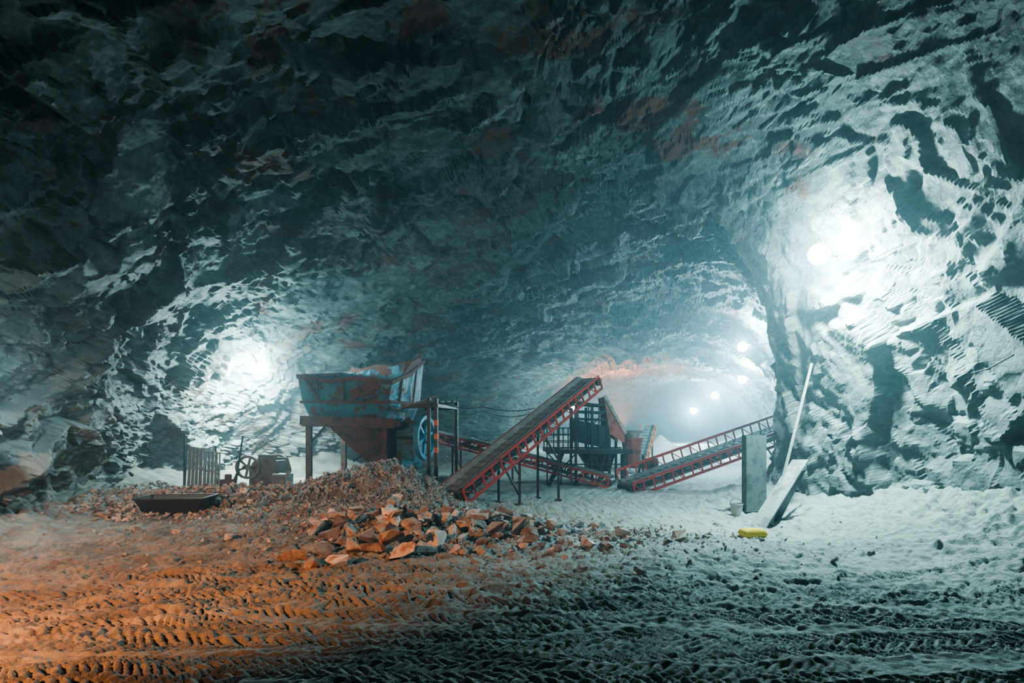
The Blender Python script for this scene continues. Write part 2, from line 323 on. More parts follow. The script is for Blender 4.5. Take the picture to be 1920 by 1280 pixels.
# ---------------------------------------------------------------- mesh builder
class MB:
    def __init__(s): s.v=[];s.f=[]
    def add(s,vs,fs):
        o=len(s.v); s.v+= [Vector(p) for p in vs]; s.f+=[tuple(i+o for i in f) for f in fs]; return s
    def beam(s,p,q,w,h,up=(0,0,1)):
        p=Vector(p);q=Vector(q);d=(q-p).normalized();u=Vector(up)
        sd=d.cross(u)
        if sd.length<.05: sd=d.cross(Vector((0,1,0)))
        sd.normalize();u=sd.cross(d)
        vs=[b+sd*i*w/2+u*j*h/2 for b in(p,q) for i,j in((-1,-1),(1,-1),(1,1),(-1,1))]
        return s.add(vs,[(0,3,2,1),(4,5,6,7),(0,1,5,4),(1,2,6,5),(2,3,7,6),(3,0,4,7)])
    def angle(s,p,q,w,t=.02,up=(0,0,1),flip=1):
        p=Vector(p);q=Vector(q);d=(q-p).normalized();u=Vector(up);sd=d.cross(u).normalized()*flip;u=sd.cross(d).normalized()
        if u.z<0:u=-u
        s.beam(p,q,t,w,up); s.beam(p+u*w/2+sd*w*.25,q+u*w/2+sd*w*.25,w*.5,t,up); s.beam(p-u*w/2+sd*w*.25,q-u*w/2+sd*w*.25,w*.5,t,up); return s
    def box(s,c,z,rz=0):
        c=Vector(c);R_=Matrix.Rotation(rz,3,'Z')
        vs=[c+R_@Vector((i*z[0]/2,j*z[1]/2,k*z[2]/2)) for k in(-1,1) for i,j in((-1,-1),(1,-1),(1,1),(-1,1))]
        return s.add(vs,[(0,3,2,1),(4,5,6,7),(0,1,5,4),(1,2,6,5),(2,3,7,6),(3,0,4,7)])
    def cyl(s,p,q,r,r2=None,n=16,cap=True):
        r2=r if r2 is None else r2
        p=Vector(p);q=Vector(q);d=(q-p).normalized();a=d.cross(Vector((0,0,1)))
        if a.length<.05:a=Vector((1,0,0))
        a.normalize();b=d.cross(a)
        vs=[]
        for k in range(n):
            t=2*math.pi*k/n; e=a*math.cos(t)+b*math.sin(t); vs+= [p+e*r,q+e*r2]
        fs=[(2*k,2*((k+1)%n),2*((k+1)%n)+1,2*k+1) for k in range(n)]
        if cap: fs+=[tuple(2*k for k in range(n))[::-1],tuple(2*k+1 for k in range(n))]
        return s.add(vs,fs)
    def ball(s,c,r,n=12):
        c=Vector(c); vs=[];fs=[]
        for i in range(n+1):
            for j in range(n): p=math.pi*i/n;t=2*math.pi*j/n; vs.append(c+Vector((math.sin(p)*math.cos(t),math.sin(p)*math.sin(t),math.cos(p)))*r)
        for i in range(n):
            for j in range(n): fs.append((i*n+j,i*n+(j+1)%n,(i+1)*n+(j+1)%n,(i+1)*n+j))
        return s.add(vs,fs)
    def plate(s,pts,t):
        pts=[Vector(p) for p in pts];n=(pts[1]-pts[0]).cross(pts[2]-pts[0]).normalized()*t/2;k=len(pts)
        return s.add([p+n for p in pts]+[p-n for p in pts],[tuple(range(k)),tuple(range(2*k-1,k-1,-1))]+[(i,i+k,(i+1)%k+k,(i+1)%k) for i in range(k)])
    def wheel(s,c,ax,r,w,sp=6,rim=.13,hub=.16):
        c=Vector(c);ax=Vector(ax).normalized();a=ax.cross(Vector((0,0,1))).normalized();b=ax.cross(a);n=40
        vs=[];
        for k in range(n):
            t=2*math.pi*k/n;e=a*math.cos(t)+b*math.sin(t)
            vs+=[c+e*r-ax*w/2,c+e*r+ax*w/2,c+e*(r-rim)+ax*w/2,c+e*(r-rim)-ax*w/2]
        fs=[(4*k+i,4*((k+1)%n)+i,4*((k+1)%n)+(i+1)%4,4*k+(i+1)%4) for k in range(n) for i in range(4)]
        s.add(vs,fs); s.cyl(c-ax*w*.7,c+ax*w*.7,hub,n=20)
        for k in range(sp):
            t=2*math.pi*k/sp+.3;e=a*math.cos(t)+b*math.sin(t); s.beam(c+e*hub*.8,c+e*(r-rim*.6),rim*.8,w*.45,ax)
        return s
    def mesh(s,name,mat,off=None,bev=0):
        me=bpy.data.meshes.new(name); o=Vector(off) if off is not None else Vector()
        me.from_pydata([tuple(v-o) for v in s.v],[],s.f); me.materials.append(mat)
        bm=bmesh.new();bm.from_mesh(me);bmesh.ops.recalc_face_normals(bm,faces=bm.faces)
        if bev: bmesh.ops.bevel(bm,geom=list(bm.edges),offset=bev,segments=1,affect='EDGES')
        bm.to_mesh(me);bm.free(); return me
def thing(name,label,cat,loc,rz=0,group=None):
    e=bpy.data.objects.new(name,None);e.empty_display_size=.3;COL.objects.link(e);e.location=loc;e.rotation_euler=(0,0,rz)
    e['label']=label;e['category']=cat
    if group:e['group']=group
    return e
def part(par,name,mb,mat,world=False,label=None,bev=0):
    me=mb.mesh(name,mat,par.location if world else None,bev)
    o=bpy.data.objects.new(name,me);COL.objects.link(o);o.parent=par
    if label:o['label']=label
    return o
def solo(name,mb,mat,label,cat,org,group=None,bev=0):
    me=mb.mesh(name,mat,org,bev);o=bpy.data.objects.new(name,me);COL.objects.link(o);o.location=org
    o['label']=label;o['category']=cat
    if group:o['group']=group
    return o
# ---------------------------------------------------------------- feed hopper (local frame)
HX,HY=-5.95,23.6
H0=thing('feed_hopper','large rusty blue steel ore hopper on a braced stand','hopper',(HX,HY,0),-.20)
def frust(mb,z0,z1,a0,b0,a1,b1,o0=(0,0),o1=(0,0),t=.05,zb=None):
    zt=[z1]*4 if zb is None else zb
    lo=[(-a0+o0[0],-b0+o0[1],z0),(a0+o0[0],-b0+o0[1],z0),(a0+o0[0],b0+o0[1],z0),(-a0+o0[0],b0+o0[1],z0)]
    hi=[(-a1+o1[0],-b1+o1[1],zt[0]),(a1+o1[0],-b1+o1[1],zt[1]),(a1+o1[0],b1+o1[1],zt[2]),(-a1+o1[0],b1+o1[1],zt[3])]
    for i in range(4):
        j=(i+1)%4; mb.plate([lo[i],lo[j],hi[j],hi[i]],t)
def dented(z0,z1s,a0,b0,a1,b1,amp,seed,t=.04,nu=14,nv=6):
    mb=MB(); lo=[(-a0,-b0,z0),(a0,-b0,z0),(a0,b0,z0),(-a0,b0,z0)]; hi=[(-a1,-b1,z1s[0]),(a1,-b1,z1s[1]),(a1,b1,z1s[2]),(-a1,b1,z1s[3])]
    for i in range(4):
        j=(i+1)%4; A,B,Cc,Dd=[Vector(q) for q in (lo[i],lo[j],hi[j],hi[i])]; n=(B-A).cross(Dd-A).normalized()
        vs=[];fs=[]
        for a_ in range(nu+1):
            for b_ in range(nv+1):
                uu=a_/nu;vv=b_/nv; p=A.lerp(B,uu).lerp(Dd.lerp(Cc,uu),vv)
                w=math.sin(math.pi*uu)**.5*(0 if b_==0 else 1)
                dn=float(fbm(np.array([p.x*1.3+seed]),np.array([p.y*1.3]),np.array([p.z*1.3]),3,seed)[0])*amp*w
                vs.append(p+n*(dn+t/2)); vs.append(p+n*(dn-t/2))
        W=nv+1
        for a_ in range(nu):
            for b_ in range(nv):
                q0=2*(a_*W+b_);q1=2*((a_+1)*W+b_);q2=2*((a_+1)*W+b_+1);q3=2*(a_*W+b_+1)
                fs.append((q0,q1,q2,q3));fs.append((q3+1,q2+1,q1+1,q0+1))
        for a_ in range(nu):
            q3=2*(a_*W+nv);q2=2*((a_+1)*W+nv); fs.append((q3,q2,q2+1,q3+1)); q3=2*(a_*W);q2=2*((a_+1)*W); fs.append((q2,q3,q3+1,q2+1))
        for b_ in range(nv):
            q0=2*b_;q1=2*(b_+1); fs.append((q0,q1,q1+1,q0+1)); o_=2*nu*W; fs.append((o_+q1,o_+q0,o_+q0+1,o_+q1+1))
        mb.add(vs,fs)
    return mb
part(H0,'hopper_upper_bin',dented(3.15,(4.1,3.82,4.95,4.5),1.74,1.6,1.88,1.7,.14,5),mBlue,label='dented blue sheet steel bin walls')
part(H0,'hopper_lower_bin',dented(2.42,(3.15,3.15,3.15,3.15),1.5,1.35,1.74,1.6,.08,9),mBlue)
mb=MB()
a,b,z=1.79,1.66,3.15
mb.beam((-a,-b,z),(a,-b,z-.05),.08,.10);mb.beam((a,-b,z),(a,b,z),.08,.10);mb.beam((-a,b,z),(a,b,z),.08,.10);mb.beam((-a,-b,z),(-a,b,z),.08,.1)
rimp=[(-1.9,-1.73,4.12),(-.6,-1.7,3.92),(.5,-1.80,4.0),(1.9,-1.73,3.82),(1.95,0,4.28),(1.9,1.73,4.98),(-1.9,1.73,4.5)]
for i in range(7): mb.beam(rimp[i],rimp[(i+1)%7],.10,.15)
for t in (-.6,.0,.6): mb.beam((t*1.74,-1.70,3.15),(t*1.88,-1.82,3.96-.12*t),.07,.07)
for t in (-.5,.4): mb.beam((1.82,t*1.6,3.15),(1.97,t*1.7,4.3+.52*t),.07,.07)
mb.beam((-1.0,-1.72,3.28),(-1.5,-1.84,4.0),.05,.3,(0,1,0)); mb.beam((.3,-1.76,3.35),(1.4,-1.82,3.8),.04,.4,(0,0,1))
part(H0,'rim_frame',mb,mRust,label='rusty angle-iron rim and stiffeners')
mb=MB()
mb.plate([(1.5,1.7,4.6),(1.93,1.72,5.5),(1.75,1.7,5.35),(1.55,1.7,5.05),(1.2,1.68,5.0),(1.1,1.68,4.6)],.03)
mb.plate([(-1.6,1.68,4.3),(-1.4,1.72,4.8),(-.9,1.7,4.72),(-.2,1.68,4.9),(.6,1.68,4.8),(1.1,1.68,5.0),(1.1,1.68,4.5)],.03)
mb.plate([(1.92,-.8,4.1),(1.98,.0,4.75),(1.98,.9,5.05),(1.92,1.6,4.9)],.03)
part(H0,'splash_plate',mb,mRust,label='torn bent sheet metal extension')
mb=MB(); frust(mb,.75,2.25,.38,.38,1.15,1.1,o0=(.75,0),o1=(.2,0)); part(H0,'discharge_chute',mb,mRust,label='rusty tapered discharge funnel')
mb=MB()
for y in (-1.45,1.45): mb.beam((-1.85,y,2.32),(2.1,y,2.32),.14,.2)
for x in (-1.65,-.4,.9,1.85): mb.beam((x,-1.5,2.3),(x,1.5,2.3),.12,.18)
mb.beam((-1.85,-1.62,2.45),(2.0,-1.62,2.32),.06,.36)
part(H0,'support_frame',mb,mRust)
c_,s_=math.cos(-.20),math.sin(-.20)
for (x,y) in ((-1.6,-1.4),(-1.6,1.4),(1.5,-1.4),(1.6,1.4)):
    wx=HX+c_*x-s_*y; wy=HY+s_*x+c_*y
    mb=MB(); z0=fz(wx,wy)-.08; mb.beam((x,y-.07,z0),(x,y-.07,2.25),.2,.03);mb.beam((x,y+.07,z0),(x,y+.07,2.25),.2,.03);mb.beam((x,y,z0),(x,y,2.25),.03,.14);mb.box((x,y,z0+.03),(.36,.36,.05))
    part(H0,'leg',mb,mRust)
for p_,q_,w_ in (((1.5,-1.4,1.9),(.75,-1.4,2.3),.08),((-1.6,-1.4,1.5),(-.9,-1.4,2.25),.07),((-1.6,1.4,1.3),(1.6,1.4,2.2),.06),((.2,-1.3,.9),(1.5,-1.4,1.7),.06)):
    mb=MB(); mb.beam(p_,q_,w_,w_); part(H0,'brace',mb,mDark)
J0=thing('jaw_crusher','blue jaw crusher with large spoked flywheel on concrete base','crusher',(-4.05,23.3,0),-.28)
sh=Vector((-2.05,.75,0))
mb=MB()
def S3(pts): return [Vector(p)+sh for p in pts]
for y in (-1.2,.2): mb.plate(S3([(1.75,y,.6),(2.35,y,.6),(2.5,y,2.3),(2.2,y,2.6),(1.7,y,2.2)]),.12)
mb.box(Vector((1.75,-.5,1.5))+sh,(.12,1.4,1.6)); mb.box(Vector((2.35,-.5,1.2))+sh,(.12,1.4,1.2))
for z in (.8,1.2,1.6,2.0): mb.box(Vector((2.05,-1.3,z))+sh,(.62,.1,.07))
part(J0,'crusher_body',mb,mBlue,bev=.01)
mb=MB(); mb.wheel((.85,-.45,1.78),(1,0,0),.86,.2,6,.14,.2); part(J0,'flywheel',mb,mBlueP,label='blue cast spoked flywheel')
mb=MB(); mb.cyl((-.75,-.45,1.78),(1.05,-.45,1.78),.09); part(J0,'shaft',mb,mDark)
mb=MB(); mb.wheel((-.65,-.45,1.78),(1,0,0),.8,.18,6,.14,.18); part(J0,'flywheel',mb,mRust)
mb=MB(); mb.box((0,.1,.2),(1.5,1.9,.85)); part(J0,'plinth',mb,mConc,bev=.03)
mb=MB(); mb.cyl((.35,-1.2,.75),(.85,-1.2,.75),.26,n=18);mb.box((.6,-1.2,.46),(.5,.5,.1));mb.box((.6,-1.2,.15),(.6,.5,.6));mb.cyl((.85,-1.2,.75),(1.0,-1.2,.75),.13); part(J0,'electric_motor',mb,mBlueP)
K0=thing('service_deck','timber-topped service deck on steel posts beside the hopper','platform',(-5.75,23.6,0),-.17)
mb=MB()
for i in range(7): mb.beam((2.0+.03*i,-1.5+.42*i,3.02+.03*(i%3)),(3.3+.05*(i%2),-1.45+.42*i,3.12+.02*i),.3,.05)
mb.beam((1.8,-1.65,2.85),(3.2,-1.2,3.35),.22,.05)
part(K0,'deck_planks',mb,mWood)
for y in (-1.55,1.2):
    mb=MB(); mb.beam((1.95,y,2.94),(3.35,y,2.98),.1,.14); part(K0,'deck_beam',mb,mDark)
mb=MB(); mb.beam((3.3,-1.6,2.98),(3.3,1.3,2.98),.1,.12); part(K0,'deck_beam',mb,mDark)
for x,y in ((3.28,-1.55),(3.3,1.2),(3.05,-1.7)):
    mb=MB(); mb.beam((x,y,0.0),(x,y,3.25),.12,.12); part(K0,'post',mb,mDark)
for z in (1.35,1.85,2.35):
    mb=MB(); mb.box((3.28,-1.55,z),(.14,.14,.2)); part(K0,'warning_band',mb,mOr,label='orange painted band')
# ---------------------------------------------------------------- conveyors
def conveyor(label,P0,P1,width,depth,npan,sup,farlift=0,mat=mRed,name='belt_conveyor',rail=.065):
    P0=Vector(P0);P1=Vector(P1);org=Vector((P0.x,P0.y,fz(P0.x,P0.y)))
    E=thing(name,label,'conveyor',org)
    d=(P1-P0).normalized();L=(P1-P0).length;sd=d.cross(Vector((0,0,1))).normalized();u=sd.cross(d).normalized()
    if u.z<0:u=-u
    W=width/2
    def T(l,s,h): return P0+d*l+sd*s+u*h
    mb=MB()
    prof=[(-W*.86,.10),(-W*.5,.0),(W*.5,.0),(W*.86,.10)]
    vs=[T(l,s,h+dz) for l in (0,L) for dz in (0,-.03) for s,h in prof]
    fs=[]
    for i in range(3): fs+=[(i,i+1,i+9,i+8),(4+i,12+i,13+i,5+i)]
    fs+=[(0,8,12,4),(3,7,15,11),(0,4,5,1),(1,5,6,2),(2,6,7,3),(8,9,13,12),(9,10,14,13),(10,11,15,14)]
    mb.add(vs,fs)
    for k in range(int(L/.35)):
        l=.2+k*.35
        if l<L-.1: mb.beam(T(l,-W*.48,.012),T(l,W*.48,.012),.04,.025,u)
    mb.beam(T(.1,0,-depth*.75),T(L-.1,0,-depth*.55),width*.8,.03,u)
    part(E,'belt',mb,mBelt,True,label='dusty grey ribbed rubber belt')
    for sg in(-1,1):
        lift=farlift if sg<0 else 0
        mb=MB();s=sg*W
        mb.angle(T(0,s,.04+lift),T(L,s,.04+lift),rail,.02,u,sg); mb.angle(T(0,s,-depth+lift),T(L,s,-depth+lift),rail,.02,u,sg)
        for k in range(npan+1):
            l=L*k/npan
            mb.beam(T(l,s,lift),T(l,s,-depth+lift),.05,.05,d)
            if k<npan:
                l3=L*(k+1)/npan
                if k%2==0: mb.beam(T(l,s,lift-.02),T(l3,s,-depth+lift+.02),.03,.03,u)
        part(E,'side_frame',mb,mat,True,label='red angle-iron lattice frame')
    nr=min(12,npan)
    for k in range(nr):
        l=L*(k+.5)/nr; mb=MB(); mb.cyl(T(l,-W*.95,-.09),T(l,W*.95,-.09),.05,n=10); part(E,'roller',mb,mDark,True)
    for l,nm in((.0,'tail_pulley'),(L,'head_pulley')):
        mb=MB();mb.cyl(T(l,-W*.92,-depth*.4),T(l,W*.92,-depth*.4),depth*.36,n=20);part(E,nm,mb,mDark,True)
    for tt in sup:
        for sg in(-1,1):
            p=T(L*tt,sg*W*.95,-depth); g=fz(p.x,p.y)-.05; mb=MB(); mb.beam(p,(p.x,p.y,g),.08,.08); mb.box((p.x,p.y,g+.07),(.22,.22,.04)); part(E,'support_leg',mb,mDark,True)
        p=T(L*tt,-W*.95,-depth);q=T(L*tt,W*.95,-depth); g=fz(p.x,p.y)
        mb=MB(); mb.beam(p,(q.x,q.y,max(g+.3,q.z-1.2)),.05,.05); part(E,'cross_brace',mb,mDark,True)
    return E
conveyor('red-framed inclined belt conveyor rising from the rubble pile',(-1.75,16.9,.40),(2.85,21.9,4.02),.96,.42,18,(.33,.62),rail=.075)
conveyor('red-framed belt conveyor descending behind the main conveyor',(4.1,24.2,.1),(-3.6,27.2,1.95),.9,.36,16,(.5,.85))
conveyor('long red lattice conveyor rising toward the rock wall',(4.5,23.2,-.02),(11.7,24.9,2.25),1.3,.46,18,(.88,),farlift=.42,rail=.09)
conveyor('short orange conveyor feeding a crushed stone heap',(6.6,31.0,.3),(8.0,34.5,2.3),.8,.4,6,(.7,),mat=mOr)
# ---------------------------------------------------------------- screening plant
S0=thing('screening_plant','dark steel screening tower with railed platform and faded red chute','tower',(3.7,25.6,fz(3.7,25.6)))
def SP(nm,mb,mt,lb=None,bev=0): part(S0,nm,mb,mt,True,lb,bev)
for x in (2.75,3.45,4.2,4.85):
    for y in (25.3,27.4):
        mb=MB(); mb.beam((x,y,fz(x,y)-.1),(x,y,3.1 if x<4.5 else 2.0),.11,.11); SP('post',mb,mDark)
mb=MB(); mb.box((3.3,26.35,1.15),(3.7,2.6,.09)); mb.beam((1.45,25.05,1.15),(5.15,25.05,1.15),.08,.2); mb.beam((1.45,27.6,1.15),(5.15,27.6,1.15),.08,.2); SP('platform',mb,mDark)
mb=MB()
for x in (1.5,1.95,2.4,2.75): mb.beam((x,25.08,1.15),(x,25.08,2.15),.05,.05); mb.beam((x,27.5,1.15),(x,27.5,2.15),.05,.05)
for z in (1.55,1.85,2.15): mb.beam((1.5,25.08,z),(2.75,25.08,z),.04,.04); mb.beam((1.5,25.08,z),(1.5,27.5,z),.04,.04); mb.beam((1.5,27.5,z),(2.75,27.5,z),.04,.04)
SP('railing',mb,mDark)
mb=MB()
mb.plate([(2.8,25.4,1.55),(4.15,25.4,1.25),(4.15,25.4,2.2),(2.8,25.4,2.5)],.06); mb.plate([(2.8,27.2,1.55),(4.15,27.2,1.25),(4.15,27.2,2.2),(2.8,27.2,2.5)],.06)
mb.plate([(2.8,25.4,1.55),(2.8,27.2,1.55),(2.8,27.2,2.5),(2.8,25.4,2.5)],.06);mb.plate([(2.8,25.4,1.9),(4.15,25.4,1.6),(4.15,27.2,1.6),(2.8,27.2,1.9)],.06)
for i in range(6): z=1.6+.32*i; mb.beam((2.78,25.34,z),(4.17,25.34,z-.06),.04,.08); mb.beam((2.78,27.25,z),(4.17,27.25,z-.06),.04,.08)
SP('vibrating_screen',mb,mDark)
mb=MB()
for x in (2.85,3.3,3.75,4.1): mb.beam((x,25.3,1.15),(x,25.3,3.35-.25*(x-2.8)),.05,.06)
mb.beam((2.6,25.3,3.3),(4.15,25.3,3.1),.06,.06); mb.beam((2.6,25.3,1.15),(2.6,25.3,3.35),.05,.05); mb.beam((2.85,25.3,1.6),(4.1,25.3,3.0),.05,.05)
SP('screen_frame',mb,mDark)
mb=MB()
mb.plate([(3.95,25.25,3.5),(4.85,25.25,1.9),(4.85,25.25,1.5),(4.2,25.25,1.9)],.06)
mb.plate([(3.95,26.9,3.5),(4.85,26.9,1.9),(4.85,26.9,1.5),(4.2,26.9,1.9)],.06)
mb.plate([(3.95,25.25,3.5),(3.95,26.9,3.5),(4.85,26.9,1.9),(4.85,25.25,1.9)],.05)
SP('chute',mb,mChute,'faded red sloping steel chute')
mb=MB();mb.beam((3.97,25.19,3.56),(4.9,25.19,1.9),.06,.12); SP('chute_edge',mb,mPale,'pale dusty edge strip')
mb=MB()
for y in (25.5,26.0): mb.beam((1.55,y-.9,fz(1.6,24.8)-.05),(2.25,y-.3,1.2),.05,.12)
for k in range(6):
    t=(k+.5)/6; mb.beam((1.55+.7*t,24.6+.6*t,-.25+1.45*t),(1.55+.7*t,25.1+.6*t,-.25+1.45*t),.18,.03)
SP('stair',mb,mDark)
for a_,b_ in (((1.5,25.05,-.3),(2.75,25.05,1.1)),((1.5,25.05,1.1),(2.75,25.05,-.3)),((2.75,25.2,-.3),(3.45,25.2,1.1)),((3.45,25.2,1.1),(4.2,25.2,-.3)),((1.5,25.05,-.35),(1.5,25.05,1.15)),((2.1,25.05,-.35),(2.1,25.05,1.15)),((1.5,25.05,.6),(4.8,25.05,.6)),((3.6,25.0,-.3),(4.0,25.0,1.1))):
    mb=MB(); mb.beam(a_,b_,.055,.055); SP('brace',mb,mDark)
mb=MB(); frust(mb,.25,1.2,.4,.5,.8,.9,o0=(3.9,26.3),o1=(3.7,26.3)); SP('under_hopper',mb,mDark)
S1=thing('secondary_crusher','small faded red and rusty cone crusher on steel stand','crusher',(5.5,26.6,fz(5.5,26.6)))
mb=MB(); mb.cyl((5.45,26.6,.9),(5.45,26.6,1.6),.38,.48,20); mb.cyl((5.45,26.6,1.6),(5.45,26.6,1.72),.52,.52,20); mb.cyl((5.45,26.6,.45),(5.45,26.6,.9),.3,.38,20); part(S1,'crusher_bowl',mb,mChute,True)
mb=MB(); mb.cyl((5.45,26.6,1.72),(5.45,26.6,2.05),.3,.5,20,cap=False); part(S1,'feed_cone',mb,mPale,True)
for x,y in((5.05,26.2),(5.85,26.2),(5.05,27.0),(5.85,27.0)):
    mb=MB(); mb.beam((x,y,fz(x,y)-.05),(x,y,.95),.1,.1); part(S1,'leg',mb,mDark,True)
mb=MB(); mb.cyl((5.95,26.2,.6),(6.5,26.2,.6),.2,n=16); mb.box((6.2,26.2,.38),(.5,.4,.06));mb.box((6.2,26.2,.02),(.4,.3,.7)); part(S1,'electric_motor',mb,mRust,True)
def heap(name,cx_,cy_,r,h,mat,label,seed):
    n=60; gx,gy=np.meshgrid(np.linspace(-r,r,n),np.linspace(-r,r,n),indexing='ij'); rr=np.sqrt(gx**2+gy**2)
    z=h*np.clip(1-rr/r,-.2,1)+.06*fbm(gx*2,gy*2,gx*0,4,seed)
    X=gx+cx_;Y=gy+cy_; base=base_floor(X,Y)
    o=mesh_grid(name,np.stack([X-cx_,Y-cy_,base+z-.05],2),n,n); o.location=(cx_,cy_,0); o.data.materials.append(mat); o['label']=label;o['category']='stone heap';o['kind']='stuff'; return o
heap('crushed_stone_heap',9.6,38,2.8,2.0,mSand,'pale conical heap of finely crushed stone',3)
heap('crushed_stone_heap',14.0,45,2.8,1.3,mSand,'low pale heap of crushed stone by the passage',4)
# ---------------------------------------------------------------- rocks
def rock_mesh(i,mat):
    r=random.Random(i+100); bm=bmesh.new(); e=(1,r.uniform(.62,.95),r.uniform(.5,.85))
    for k in range(r.randint(8,11)):
        v=Vector([r.uniform(-1,1) for _ in range(3)]); m=max(abs(c) for c in v); v/=m; v*=r.uniform(.88,1); v=Vector((v.x*e[0],v.y*e[1],v.z*e[2]))*.52
        bm.verts.new(v)
    bmesh.ops.convex_hull(bm,input=bm.verts)
    bmesh.ops.delete(bm,geom=[v for v in bm.verts if not v.link_faces],context='VERTS')
    bmesh.ops.bevel(bm,geom=list(bm.edges),offset=.012,segments=1,affect='EDGES')
    me=bpy.data.meshes.new('rock'); bm.to_mesh(me); bm.free(); me.materials.append(mat); return me
RM=[rock_mesh(i,mStone if i%5 in (0,1) else (mStoneD if i%5 in (2,3) else mStoneB)) for i in range(30)]
placed=[]
def put_rock(x,y,s,label,group):
    top=fz(x,y)
    for (qx,qy,qz,qs) in placed:
        d=math.hypot(x-qx,y-qy)
        if d<(s+qs)*.36: top=max(top,qz+qs*.2)
    z=min(top,fz(x,y)+.28)
    placed.append((x,y,z+s*.2,s))
    o=bpy.data.objects.new('rock',random.choice(RM)); COL.objects.link(o)
    o.location=(x,y,z+s*.2); o.scale=(s,s,s); o.rotation_euler=(random.uniform(-.4,.4)+random.choice((0,math.pi)),random.uniform(-.4,.4),random.uniform(0,6.28))
    o['label']=label;o['category']='rock';o['group']=group
def ground(px,py):
    Y=2.2*F/(py-800)
    for _ in range(6):
        x=(px-960)/F*Y; Y=(EYE-fz(x,Y))*F/(py-800)
    x=(px-960)/F*Y; return Vector((x,Y,fz(x,Y)))
def gxy(px,Y):
    x=(px-960)/F*Y; return Vector((x,Y,fz(x,Y)))
G='blasted rocks on the rubble pile'
bigr=[(585,1066,.36),(632,1068,.32),(755,1045,.46),(700,1040,.36),(820,1018,.46),(560,1068,.24),(610,1040,.38),(660,1035,.34),(868,1020,.34),(905,1022,.32),(710,1005,.42),(750,1010,.38),(660,1008,.36),(960,1040,.32),(1000,1022,.3),(620,1012,.36),(930,1005,.32),(780,1000,.4),(800,1035,.34),(850,1042,.3),(540,1050,.26),(1040,1035,.26),(900,1040,.26),(735,1035,.34),(590,1030,.36),(640,1020,.34),(680,1020,.36),(770,1028,.4),(730,1000,.4),(690,985,.4),(830,990,.36),(870,995,.34),(640,990,.36),(590,1005,.34),(960,1012,.32),(1010,1000,.28)]
for px,py,s in bigr:
    g=ground(px,py); put_rock(g.x,g.y,s*1.12,'large angular pale rock at the foot of the pile',G)
n=0
while n<210:
    x=random.gauss(-.5,2.5);y=random.gauss(11.9,1.2)
    if ((x+.5)/4.4)**2+((y-12.2)/2.3)**2>1: continue
    if y<10.3 and (x>-.5 or x<-4.2): continue
    s=random.choice((.11,.15,.2,.25,.3,.36)); s*=random.uniform(.8,1.1)
    if x>1: s*=.8
    put_rock(x,y,s,'broken angular rock in the rubble pile',G); n+=1
for i in range(24):
    put_rock(random.uniform(-10.2,-6.0),random.uniform(14.6,17.5),random.uniform(.12,.26),'broken rock on the rubble bank',G)
for px,py,s in ((1090,1068,.22),(1200,1076,.2),(1240,1005,.26),(1320,1010,.14),(1115,985,.2),(890,1110,.12),(1030,1095,.12),(1295,1055,.12),(430,1010,.18),(1010,1060,.16),(1060,1045,.15),(1145,1030,.16),(1420,1085,.1),(1635,1040,.14),(330,1000,.16)):
    g=ground(px,py); put_rock(g.x,g.y,s,'small loose rock lying on the dusty floor','loose rocks on the floor')
def gravel(name,fn,count,smin,smax,mat,label):
    tmpl=[]
    for i in range(5):
        bm=bmesh.new(); r=random.Random(i)
        for k in range(8): bm.verts.new(Vector((r.uniform(-1,1),r.uniform(-1,1),r.uniform(-.7,.7)))*.5)
        bmesh.ops.convex_hull(bm,input=bm.verts); bmesh.ops.delete(bm,geom=[v for v in bm.verts if not v.link_faces],context='VERTS')
        bm.verts.index_update(); tmpl.append(([v.co.copy() for v in bm.verts],[tuple(v.index for v in f.verts) for f in bm.faces])); bm.free()
    pts=[fn() for _ in range(count)]
    zs=floor_h(np.array([p[0] for p in pts]),np.array([p[1] for p in pts]))
    vs=[];fs=[]
    for (x,y),z in zip(pts,zs):
        s=smin+(smax-smin)*random.random()**2.6; tv,tf=random.choice(tmpl); Rm=Matrix.Rotation(random.uniform(0,6.28),3,'Z')@Matrix.Rotation(random.uniform(0,6.28),3,'X')
        o=len(vs); vs+=[tuple(Rm@v*s+Vector((x,y,z+s*.2))) for v in tv]; fs+=[tuple(i+o for i in f) for f in tf]
    me=bpy.data.meshes.new(name);me.from_pydata(vs,[],fs);me.materials.append(mat)
    o=bpy.data.objects.new(name,me);COL.objects.link(o);o['label']=label;o['category']='gravel';o['kind']='stuff'
def g1():
    if random.random()<.6:
        while True:
            p=(max(-7.5,random.gauss(-3.5,1.5)),random.gauss(16.2,1.6))
            if p[1]<20: return p
    return (random.gauss(-.7,2.5),random.gauss(12.8,1.5))
gravel('gravel_pile',g1,14000,.03,.12,mStone,'loose broken stone covering the rubble mound')
gravel('gravel_scatter',lambda:(random.gauss(-1,4),random.uniform(7,15)),700,.02,.06,mStoneD,'scattered stone chips on the floor')
def g3():
    while True:
        if random.random()<.65:
            y=random.gauss(16.3,1.5); p=(random.gauss(-8,1.8),y)
        else:
            y=random.uniform(13,20); p=(float(xl_(y))+abs(random.gauss(1.9,1.1))+1.4,y)
        if p[0]>float(xl_(p[1]))+1.5: return p
gravel('gravel_bank',g3,6000,.03,.18,mStoneB,'brown broken stone bank along the wall foot')
